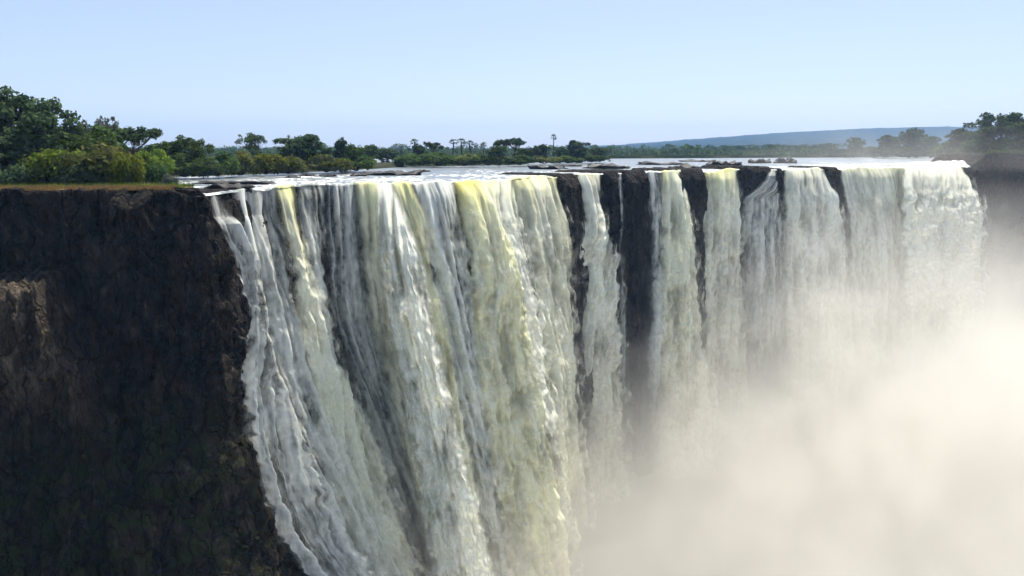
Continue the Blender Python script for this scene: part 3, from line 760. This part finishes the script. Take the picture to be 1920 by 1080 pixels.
def palm_meshes(seed):
    g = np.random.default_rng(500 + seed)
    top = np.array([g.uniform(-0.5, 0.5), g.uniform(-0.3, 0.3), 9.0])
    tv, tf = tube([(0, 0, -0.5), (0.02, 0, 2.5), top * np.array([0.4, 0.4, 0.6]), top], [0.24, 0.19, 0.22, 0.15], 8)
    V, F, n = [], [], 0; T = []
    for k in range(30):
        a = g.uniform(0, 2 * np.pi); el = g.uniform(-0.75, 1.35)
        d = np.array([math.cos(a) * math.cos(el), math.sin(a) * math.cos(el), math.sin(el)])
        L = g.uniform(0.7, 0.95); c = top + d * L
        side = np.cross(d, (0, 0, 1.0)); side /= np.linalg.norm(side) + 1e-9
        nrmv = np.cross(side, d)
        stem = np.array([top - side * 0.02, top + side * 0.02, c + side * 0.02, c - side * 0.02])
        V.append(stem); F.append(np.array([[0, 1, 2, 3]]) + n); n += 4; T += [0.2] * 4
        for m in range(9):                                  # fan of stiff leaflets
            an = (m - 4) / 4 * 1.15
            e = d * math.cos(an) + side * math.sin(an); l2 = 0.95 * (1 - 0.25 * abs(an))
            q = np.cross(e, nrmv) * 0.085
            tip = c + e * l2 + np.array([0, 0, -0.25 * abs(math.sin(an)) - 0.12])
            V.append(np.array([c - q * 0.4, c + q * 0.4, (c + tip) / 2 + q, tip])); F.append(np.array([[0, 1, 2, 3]]) + n); n += 4
            T += [float(g.uniform(0.2, 0.8))] * 4
    cm = mesh_np('crown', np.concatenate(V), np.concatenate(F), False); attr_f(cm, 'tone', np.array(T))
    return cm, mesh_np('trunk', tv, tf, True)

def bounds(me):
    c = np.empty(len(me.vertices) * 3, np.float32); me.vertices.foreach_get('co', c); c = c.reshape(-1, 3)
    return np.percentile(c[:, 0], 1), np.percentile(c[:, 0], 99), c[:, 2].max()

PROTO = {}
for kind, n in (('broad', 5), ('sparse', 3), ('umbrella', 3), ('tall', 3), ('bush', 6)):
    for k in range(n):
        PROTO[kind, k] = tree_meshes(hash_ := (k * 7 + len(kind)), kind=kind)
for k in range(3):
    PROTO['palm', k] = palm_meshes(k)
_mcopy = {}
def with_mat(key, which, mat):
    kk = (key, which, mat)
    if kk not in _mcopy:
        me = PROTO[key][which].copy(); me.materials.clear(); me.materials.append(M[mat]); _mcopy[kk] = me
    return _mcopy[kk]
_cnt = {}
def plant(kind, x, ybase, ytop, wpx, mat, label, zb=1.0, D=None, group='trees and bushes along the river'):
    """plant standing at pixel (x, ybase) on ground of height zb, reaching up to ytop, wpx wide"""
    n = _cnt.get(kind, 0); _cnt[kind] = n + 1
    key = (kind, n % len([1 for q in PROTO if q[0] == kind]))
    if D is None: D = float(depth_at(ybase, zb))
    p = at(x, ypix(D, zb), D)
    h = float(at(x, ytop, D)[2]) - zb
    x0, x1, zt = bounds(PROTO[key][0])
    w = wpx / FPX * D
    sz = h / zt; sx = w / (x1 - x0)
    name = dict(bush='bush', palm='palm_tree').get(kind, 'tree')
    rz = random.uniform(-0.35, 0.35) + (math.pi if random.random() < 0.5 else 0)
    r = empty(name, (float(p[0]), D, zb), rz); r.scale = (sx, 0.5 * (sx + max(sx, sz * 0.8)), sz)
    tag(r, label, dict(bush='bush', palm='palm tree').get(kind, 'tree'), group)
    c = obj('crown', with_mat(key, 0, mat), None, r)
    t = obj('trunk' if kind != 'bush' else 'stem', with_mat(key, 1, 'bark'), None, r)
    return r

# left bank, nearest
plant('broad', 68, 341, 163, 140, 'dark', 'tallest dark tree at the top left, rising above all the others', zb=1.5, D=182)
plant('sparse', -12, 341, 170, 95, 'dark', 'dark tree cut off by the left picture edge beside the tallest tree', zb=1.5, D=178)
plant('broad', 18, 341, 240, 120, 'dark', 'low dark tree under the tallest tree at the left edge', zb=1.5, D=175)
plant('broad', 105, 341, 225, 90, 'dark', 'dark leafy tree filling the space right below the tallest crown', zb=1.5, D=188)
plant('sparse', 148, 340, 208, 90, 'dark', 'thin see-through dark tree stepping down from the tallest tree', zb=1.5, D=192)
plant('sparse', 202, 340, 216, 60, 'grey', 'pale sparse treetop behind the big olive bush', zb=1.5, D=200)
plant('tall', 214, 340, 232, 62, 'mid', 'dense green tree just right of the pale sparse treetop', zb=1.5, D=196)
plant('umbrella', 258, 338, 234, 82, 'dark', 'leaning flat-topped dark tree with sky showing under its crown', zb=1.5, D=205)
plant('broad', 172, 339, 248, 95, 'mid', 'green tree between the thin dark tree and the big olive bush', zb=1.5, D=186)
plant('bush', 112, 343, 276, 108, 'bright', 'bright green bush near the cliff top under the tall dark trees', zb=1.0, D=172)
plant('bush', 188, 343, 258, 130, 'olive', 'large rounded olive bush in the middle of the left bank', zb=1.0, D=174)
plant('bush', 242, 343, 283, 58, 'yellow', 'yellow-green bush at the right end of the big olive bush', zb=1.0, D=171)
plant('bush', 60, 343, 300, 70, 'dark', 'low dark bush left of the bright green bush', zb=1.0, D=170)
plant('bush', 8, 344, 296, 90, 'dark', 'low dark shrub at the left edge above the dry grass', zb=1.0, D=167)
plant('bush', 150, 345, 306, 80, 'dark', 'dark shadowy shrub at the foot of the large olive bush', zb=1.0, D=168)
plant('bush', 290, 340, 305, 40, 'mid', 'small green shrub where the left bank meets the river', zb=0.9, D=176)
plant('bush', 318, 341, 322, 26, 'grey', 'tiny grey-green shrub on the tip of the left bank', zb=0.7, D=172)
# bank behind, left of centre
plant('broad', 306, 332, 262, 80, 'mid', 'round green tree between the leaning tree and the domed tree', D=235)
plant('broad', 362, 332, 252, 64, 'mid', 'domed tree with a dark top left of the first gap of sky', D=238)
plant('bush', 285, 332, 278, 80, 'bright', 'bright green bush below the leaning flat-topped tree', D=225)
plant('bush', 345, 331, 284, 90, 'mid', 'mid green bush right at the water below the domed tree', D=232)
plant('bush', 408, 330, 281, 76, 'mid', 'green bush filling the dip right of the domed tree', D=240)
plant('bush', 452, 328, 280, 66, 'olive', 'olive bush beneath the small sparse tree', D=250)
plant('bush', 498, 327, 286, 66, 'yellow', 'yellowish bush between the sparse tree and the wide dark tree', D=256)
plant('bush', 540, 326, 288, 66, 'olive', 'brownish olive bush in front of the wide dark tree', D=262)
plant('bush', 380, 331, 300, 70, 'dark', 'low dark bush at the waterline below the green dip', D=233)
plant('sparse', 480, 328, 247, 52, 'dark', 'small sparse dark tree standing alone above the bushes', D=270)
plant('broad', 572, 325, 250, 92, 'dark', 'wide dark-crowned tree, largest on the island', D=285)
plant('sparse', 548, 325, 252, 40, 'grey', 'pale bare-branched treetop at the left shoulder of the wide dark tree', D=292)
plant('tall', 640, 322, 256, 34, 'dark', 'upright dark tree right of the wide dark tree', D=300)
plant('broad', 664, 321, 270, 58, 'mid', 'rounded green tree right against the upright dark tree', D=305)
plant('tall', 614, 322, 274, 26, 'dark', 'small dark treetop between the wide tree and the upright tree', D=310)
plant('bush', 612, 323, 287, 84, 'olive', 'broad smooth olive bush at the waterline, left half of a pair', D=278)
plant('bush', 668, 320, 290, 76, 'mid', 'broad green bush at the waterline, right half of a pair', D=290)
# far middle trees
plant('tall', 694, 309, 269, 24, 'dark', 'narrow bluish tree left of the small bay', D=410)
plant('broad', 726, 308, 278, 54, 'dark', 'low bluish trees in the back of the small bay', D=430)
plant('palm', 752, 308, 269, 15, 'grey', 'faint pale palm left of the first dark palm', D=450)
plant('palm', 775, 308, 259, 17, 'dark', 'first dark palm beside the small bay', D=400)
plant('tall', 786, 309, 268, 34, 'dark', 'dark tree just right of the first dark palm', D=395)
plant('umbrella', 813, 309, 264, 34, 'dark', 'small flat-topped tree between the palms', D=400)
plant('palm', 849, 308, 259, 20, 'dark', 'leftmost palm of the tight palm clump', D=405)
plant('palm', 866, 308, 258, 21, 'dark', 'middle palm of the tight palm clump', D=402)
plant('palm', 884, 308, 262, 21, 'dark', 'rightmost palm of the tight palm clump', D=400)
plant('palm', 906, 308, 265, 14, 'dark', 'small single palm right of the tight clump', D=410)
plant('bush', 772, 311, 287, 60, 'mid', 'green bush right of the small bay under the first palms', D=370)
plant('bush', 822, 310, 284, 66, 'mid', 'green bush below the flat-topped tree', D=372)
plant('bush', 872, 310, 285, 60, 'olive', 'olive bush below the tight palm clump', D=374)
plant('bush', 915, 310, 287, 50, 'mid', 'green bush below the small single palm', D=376)
plant('tall', 936, 309, 272, 36, 'mid', 'tall rounded green tree standing forward at the water in the middle', D=380)
plant('umbrella', 936, 306, 260, 26, 'dark', 'dark treetop behind the rounded green tree', D=430)
plant('umbrella', 964, 306, 257, 36, 'dark', 'pair-like dark crown right of the rounded green tree', D=430)
plant('broad', 985, 305, 276, 40, 'mid', 'low green tree left of the dark round tree', D=440)
plant('broad', 1013, 305, 269, 32, 'dark', 'dark round tree left of the tall lone palm', D=435)
plant('palm', 1038, 304, 250, 13, 'dark', 'tall lone palm on a thin trunk standing above the treeline', D=470)
plant('broad', 1080, 303, 262, 44, 'dark', 'dark tree right of the tall lone palm', D=460)
plant('broad', 1056, 303, 275, 34, 'dark', 'lower dark tree between the lone palm and the taller tree', D=455)
plant('broad', 1124, 302, 275, 42, 'dark', 'last dark tree at the right tip of the island', D=470)
for x, y, t, w, mt, lab in [(975, 308, 289, 56, 'mid', 'low green bush under the pair-like dark crown'), (1020, 306, 291, 60, 'olive', 'low olive bush under the tall lone palm'),
                            (1066, 305, 291, 56, 'mid', 'low green bush at the water right of the lone palm'), (1108, 303, 290, 50, 'mid', 'low green bush at the right tip of the island')]:
    plant('bush', x, y, t, w, mt, lab, D=float(depth_at(y, 1.0)))
# far shore, fading
for x, t, w, mt, D, lab in [(1165, 284, 50, 'dark', 900, 'leftmost hazy blue tree on the far shore'), (1200, 282, 46, 'dark', 880, 'second hazy tree right of the island tip'),
        (1240, 283, 60, 'dark', 860, 'long low hazy tree on the far shore left of the lone green tree'), (1297, 275, 24, 'mid', 700, 'lone green tree standing out on the far shore'),
        (1280, 287, 40, 'bright', 690, 'green low shrub at the foot of the lone green tree'), (1325, 279, 44, 'dark', 860, 'hazy tree just right of the lone green tree'),
        (1375, 272, 56, 'dark', 850, 'rounded hazy tree below the start of the ridge slope'), (1415, 276, 40, 'dark', 840, 'low hazy tree between two rounded hazy ones'),
        (1447, 270, 50, 'dark', 820, 'second rounded hazy tree under the ridge slope'), (1495, 270, 60, 'dark', 800, 'wide hazy tree above the boulder cluster'),
        (1545, 268, 50, 'dark', 740, 'misty tree left of the tall misty green one'), (1602, 256, 36, 'mid', 640, 'tall misty green tree right of the boulders'),
        (1570, 278, 50, 'mid', 660, 'low misty bush left of the tall misty green tree'), (1635, 274, 50, 'mid', 650, 'low misty bush right of the tall misty green tree'),
        (1664, 252, 44, 'dark', 640, 'misty rounded tree left of the tall pair in front of the ridge'), (1704, 238, 42, 'dark', 640, 'tall misty tree reaching the top of the ridge'),
        (1745, 254, 44, 'dark', 620, 'misty tree right of the one reaching the ridge top'), (1690, 276, 80, 'mid', 630, 'wide low misty bush under the tallest misty tree')]:
    plant('broad' if w < 58 else 'bush', x, 296, t, w, mt, lab, zb=1.2, D=D * (1.45 if x < 1560 else 1.1))
def woodland():
    g = np.random.default_rng(77); blobs = []
    for x in np.arange(-300, 1900, 5.0):
        for D in (760, 980, 1250):
            if x > 1560 and D > 800: continue
            xx = x + g.uniform(-4, 4); hgt = (3.5 + 8.5 * float(np.clip(fbm(x / 42.0, D / 100.0, 2.0, 3) + 0.3, 0, 1))) * (D / 900.0) ** 0.8
            p = at(xx, ypix(D, 1.0), D); r = g.uniform(2.2, 3.6) * D / 900.0
            n = max(2, int(hgt / r))
            for k in range(n):
                blobs.append((np.array([float(p[0]) + g.uniform(-2, 2), D + g.uniform(-25, 25), 1.0 + (k + 0.4) * hgt / n]), r * g.uniform(0.8, 1.2)))
    v, f, t = crown(g, blobs, 2.6, 0.95)
    me = mesh_np('woodland', v, f, False); attr_f(me, 'tone', t)
    o = obj('woodland', me, M['dark']); tag(o, 'hazy low woodland lining the far river shore under the ridge', 'woodland', kind='stuff')
woodland()
# headland trees
plant('broad', 1866, 285, 208, 104, 'dark', 'large domed tree on the right headland', zb=5.0, D=430)
plant('broad', 1922, 285, 222, 66, 'dark', 'dark tree cut off by the right picture edge', zb=5.0, D=410)
plant('broad', 1802, 289, 240, 66, 'dark', 'lower misty tree left of the large domed tree', zb=2.0, D=500)
plant('bush', 1782, 291, 262, 60, 'mid', 'green bush beside the water left of the headland', zb=1.5, D=520)
plant('bush', 1835, 288, 262, 70, 'dark', 'dark bush at the foot of the large domed tree', zb=4.0, D=440)
plant('bush', 1900, 288, 260, 80, 'mid', 'green bush between the domed tree and the right picture edge', zb=5.0, D=420)

# dry grass along the cliff top, and low growth on the headland and the lower cliff
def grass(name, label, n, pts, hgt, mat, w=0.05):
    g = np.random.default_rng(len(label))
    b = pts(n, g); a = g.uniform(0, 2 * np.pi, n); hh = hgt * g.uniform(0.4, 1.3, n)
    dx, dy = np.cos(a) * w, np.sin(a) * w
    lean = g.normal(size=(n, 2)) * 0.35 * hh[:, None]
    v = np.stack([b + np.stack([-dx, -dy, 0 * dx], -1), b + np.stack([dx, dy, 0 * dx], -1),
                  b + np.stack([lean[:, 0] + dx * 0.3, lean[:, 1] + dy * 0.3, hh], -1)], 1).reshape(-1, 3)
    me = mesh_np(name, v, np.arange(3 * n).reshape(n, 3), False); attr_f(me, 'tone', np.repeat(g.random(n), 3))
    o = obj(name, me, M[mat]); tag(o, label, 'grass', kind='stuff')

def bank_pts(n, g):
    u = g.uniform(-300, 330, n * 3); k = np.abs(g.normal(size=n * 3)) * 5.0 + 0.6
    keep = fbm(u / 26, k / 5, 3.0, 3) + 0.25 * g.normal(size=n * 3) > -0.05
    u, k = u[keep][:n], k[keep][:n]
    D = dl(u) + k; b = at(u, ypix(dl(u), 0.0), dl(u))
    return np.stack([b[:, 0] * D / dl(u), D, np.full_like(D, 0.95)], -1)
def pad(f):
    def q(n, g):
        p = f(n, g)
        return np.concatenate([p, p[g.integers(0, len(p), n - len(p))]]) if len(p) < n else p
    return q
grass('dry_grass', 'golden dry grass along the top edge of the left cliff', 16000, pad(bank_pts), 0.75, 'straw', 0.06)
def bank_pts2(n, g):
    p = pad(bank_pts)(n, g); p[:, 1] += g.uniform(3, 12, n); return p
grass('green_grass', 'green grass under the bushes of the left bank', 3500, bank_pts2, 1.0, 'bright', 0.07)
def head_pts(n, g):
    u = g.uniform(1830, 2150, n); k = g.uniform(-1.2, 24, n); D = dl(u) + k; b = at(u, ypix(dl(u), 0.0), dl(u))
    return np.stack([b[:, 0] * D / dl(u), D, -0.3 + 6.5 * sstep(1820, 1856, u)], -1)
grass('headland_grass', 'olive grass on top of the right headland', 22000, head_pts, 1.2, 'mid', 0.16)

# ------------------------------------------------------------------ spray rising out of the gorge
def mat_mist():
    m, nt = new_mat('mist'); g = N(nt)
    v = g('ShaderNodeVolumePrincipled', {'Color': (0.925, 0.902, 0.838, 1), 'Density': 1.0, 'Anisotropy': 0.25})
    o = g('ShaderNodeOutputMaterial'); nt.links.new(v.outputs[0], o.inputs['Volume'])
    return m

def build_mist():
    me = bpy.data.meshes.new('mist'); o = bpy.data.objects.new('mist', me); link(o)
    tag(o, 'pale spray cloud billowing up from the gorge on the right', 'mist', kind='stuff')
    mat = mat_mist(); me.materials.append(mat)
    ng = bpy.data.node_groups.new('mist_field', 'GeometryNodeTree')
    ng.interface.new_socket('Geometry', in_out='INPUT', socket_type='NodeSocketGeometry')
    ng.interface.new_socket('Geometry', in_out='OUTPUT', socket_type='NodeSocketGeometry')
    g = N(ng)
    pos = g('GeometryNodeInputPosition').outputs[0]
    sep = g('ShaderNodeSeparateXYZ', {0: pos}); X, Y, Z = sep.outputs
    n1 = g.noise(pos, 0.016, 3, 0.55)
    n2 = g.noise(g.scaled(pos, (1, 1, 0.8)), 0.045, 5, 0.6, 0.4)
    n3 = g.noise(g.scaled(pos, (1, 1, 0.55)), 0.11, 4, 0.62, 0.3)
    wob = g.math('MULTIPLY', g.math('SUBTRACT', n1, 0.5), 80.0)
    wob2 = g.math('MULTIPLY', g.math('SUBTRACT', n2, 0.5), 44.0)
    zz = g.math('ADD', Z, g.math('ADD', wob, wob2))
    xx = g.math('ADD', X, g.math('ADD', wob, wob2))
    # dense body, low in the gorge and growing to the right
    top = g.maprange(X, 0.0, 120.0, -56.0, -30.0, smooth=False)
    fz = g.math('DIVIDE', g.math('SUBTRACT', top, zz), 60.0, clamp=True)
    fx = g.maprange(xx, -8.0, 120.0)
    fy = g.maprange(Y, 34.0, 80.0)
    body = g.math('MULTIPLY', g.math('MULTIPLY', g.math('MULTIPLY', fz, fx), fy), 0.022)
    body = g.math('MULTIPLY', body, g.maprange(n3, 0.36, 0.66, 0.25, 1.75))
    # thin veil higher up on the right
    zv = g.math('ADD', Z, g.math('MULTIPLY', wob2, 0.8))
    vz = g.maprange(zv, 6.0, -52.0); vx = g.maprange(xx, 40.0, 170.0)
    veil = g.math('MULTIPLY', g.math('MULTIPLY', g.math('MULTIPLY', vz, vx), g.math('MULTIPLY', g.maprange(Y, 120.0, 220.0), g.maprange(X, 165.0, 225.0, 1.0, 0.5))), 0.0060)
    drift = g.math('MULTIPLY', g.math('MULTIPLY', g.maprange(X, 90.0, 170.0), g.maprange(Y, 300.0, 380.0)), g.math('MULTIPLY', g.math('MULTIPLY', g.maprange(Z, 26.0, 4.0), g.maprange(Z, -4.0, 2.0)), 0.0016))
    veil = g.math('ADD', veil, drift)
    # spray thrown off the face of the falling water, thickening downwards
    fc = g('ShaderNodeFloatCurve', {'Value': g.maprange(X, -70.0, 230.0, 0.0, 1.0, smooth=False)})
    cv = fc.mapping.curves[0]
    WALL = [(-70, 168), (-54, 187), (-30, 207), (-1.6, 232), (49, 292), (110, 330), (200, 366), (230, 385)]
    cv.points[0].location = (0.0, (WALL[0][1] - 150) / 250.0); cv.points[-1].location = (1.0, (WALL[-1][1] - 150) / 250.0)
    for a, b in WALL[1:-1]: cv.points.new((a + 70) / 300.0, (b - 150) / 250.0)
    fc.mapping.update()
    wall = g.math('ADD', g.math('MULTIPLY', fc.outputs[0], 250.0), 150.0)
    gap = g.math('SUBTRACT', wall, Y)
    reach = g.maprange(Z, -4.0, -100.0, 7.0, 34.0, smooth=False)
    near = g.maprange(g.math('DIVIDE', gap, reach), 1.0, 0.25)
    puff = g.math('ADD', g.maprange(n3, 0.46, 0.72), g.math('MULTIPLY', g.maprange(Z, -30.0, -100.0), 0.35))
    spray = g.math('MULTIPLY', g.math('MULTIPLY', near, puff), g.math('MULTIPLY', g.maprange(Z, -3.0, -45.0), g.maprange(X, -58.0, -40.0)))
    spray = g.math('MULTIPLY', spray, g.maprange(Z, -30.0, -75.0, 0.036, 0.072))
    pool = g.math('MULTIPLY', g.math('MULTIPLY', g.maprange(g.math('ADD', Z, wob2), -62.0, -108.0), g.maprange(X, -40.0, 30.0)), g.math('MULTIPLY', fy, 0.017))
    dens = g.math('ADD', g.math('MULTIPLY', g.math('ADD', body, veil), g.maprange(n2, 0.3, 0.7, 0.15, 1.85)), g.math('ADD', spray, pool))
    vc = g('GeometryNodeVolumeCube', {'Density': dens, 'Background': 0.0, 'Min': (-72, 30, -112), 'Max': (340, 450, 28), 'Resolution X': 150, 'Resolution Y': 150, 'Resolution Z': 66})
    sm = g('GeometryNodeSetMaterial', {'Geometry': vc.outputs[0], 'Material': mat})
    go = g('NodeGroupOutput'); ng.links.new(sm.outputs[0], go.inputs[0])
    md = o.modifiers.new('mist_field', 'NODES'); md.node_group = ng
build_mist()

# ------------------------------------------------------------------ haze in the air
def build_haze():
    x0, x1, y0, y1, z0, z1 = -7000, 13000, -600, 9000, -120, 245
    v = [(x, y, z) for z in (z0, z1) for y in (y0, y1) for x in (x0, x1)]
    f = [(0, 2, 3, 1), (4, 5, 7, 6), (0, 1, 5, 4), (2, 6, 7, 3), (0, 4, 6, 2), (1, 3, 7, 5)]
    me = mesh_np('haze', v, f, False)
    m, nt = new_mat('haze'); g = N(nt)
    vol = g('ShaderNodeVolumePrincipled', {'Color': (0.34, 0.60, 1.0, 1), 'Density': 0.000078, 'Anisotropy': 0.1})
    o = g('ShaderNodeOutputMaterial'); nt.links.new(vol.outputs[0], o.inputs['Volume'])
    ob = obj('haze', me, m); tag(ob, 'thin blue air between the camera and the far hills', 'haze', kind='stuff')
build_haze()

# ------------------------------------------------------------------ light, sky, camera
SUN_EL, SUN_AZ = R(57), R(24)       # azimuth measured from +Y towards +X
sd = np.array((math.sin(SUN_AZ) * math.cos(SUN_EL), math.cos(SUN_AZ) * math.cos(SUN_EL), math.sin(SUN_EL)))
import mathutils
ld = bpy.data.lights.new('sun', 'SUN'); ld.energy = 4.2; ld.angle = R(0.5); ld.color = (1.0, 0.95, 0.86)
lo = bpy.data.objects.new('sun', ld); link(lo); lo.location = (0, 0, 300)
lo.rotation_euler = mathutils.Vector(-sd).to_track_quat('-Z', 'Y').to_euler()

w = bpy.data.worlds.new('World'); scene.world = w; w.use_nodes = True
nt = w.node_tree; nt.nodes.clear(); g = N(nt)
sky = g('ShaderNodeTexSky', sky_type='NISHITA', sun_disc=False, sun_elevation=SUN_EL, sun_rotation=SUN_AZ, altitude=900, air_density=0.85, dust_density=1.4, ozone_density=8.0)
wb = g('ShaderNodeVectorMath', {0: sky.outputs[0], 1: (1.16, 0.935, 0.90)}, operation='MULTIPLY')
veil = g.mixc(0.42, wb.outputs[0], (3.9, 4.45, 5.0))      # flat pale blue blended in like a haze, to even the sky out
bg = g('ShaderNodeBackground', {'Color': veil, 'Strength': 0.098})
wo = g('ShaderNodeOutputWorld'); nt.links.new(bg.outputs[0], wo.inputs[0])

cd = bpy.data.cameras.new('camera'); cd.lens = 28.0; cd.sensor_width = 36.0; cd.clip_start = 0.5; cd.clip_end = 20000
co = bpy.data.objects.new('camera', cd); link(co); co.location = (0, 0, CAM_Z); co.rotation_euler = (math.pi / 2 - PITCH, 0, 0)
scene.camera = co

scene.view_settings.view_transform = 'Standard'; scene.view_settings.look = 'None'
scene.view_settings.exposure = 0.95; scene.view_settings.gamma = 1.0; scene.view_settings.use_curve_mapping = False
scene.render.engine = 'CYCLES'
cy = scene.cycles
cy.use_adaptive_sampling = True; cy.adaptive_threshold = 0.04
cy.use_denoising = True
cy.max_bounces = 10; cy.diffuse_bounces = 4; cy.glossy_bounces = 2; cy.transmission_bounces = 3; cy.volume_bounces = 4; cy.transparent_max_bounces = 24
cy.volume_step_rate = 2.0; cy.volume_max_steps = 256
cy.sample_clamp_indirect = 8.0
cy.caustics_reflective = False; cy.caustics_refractive = False
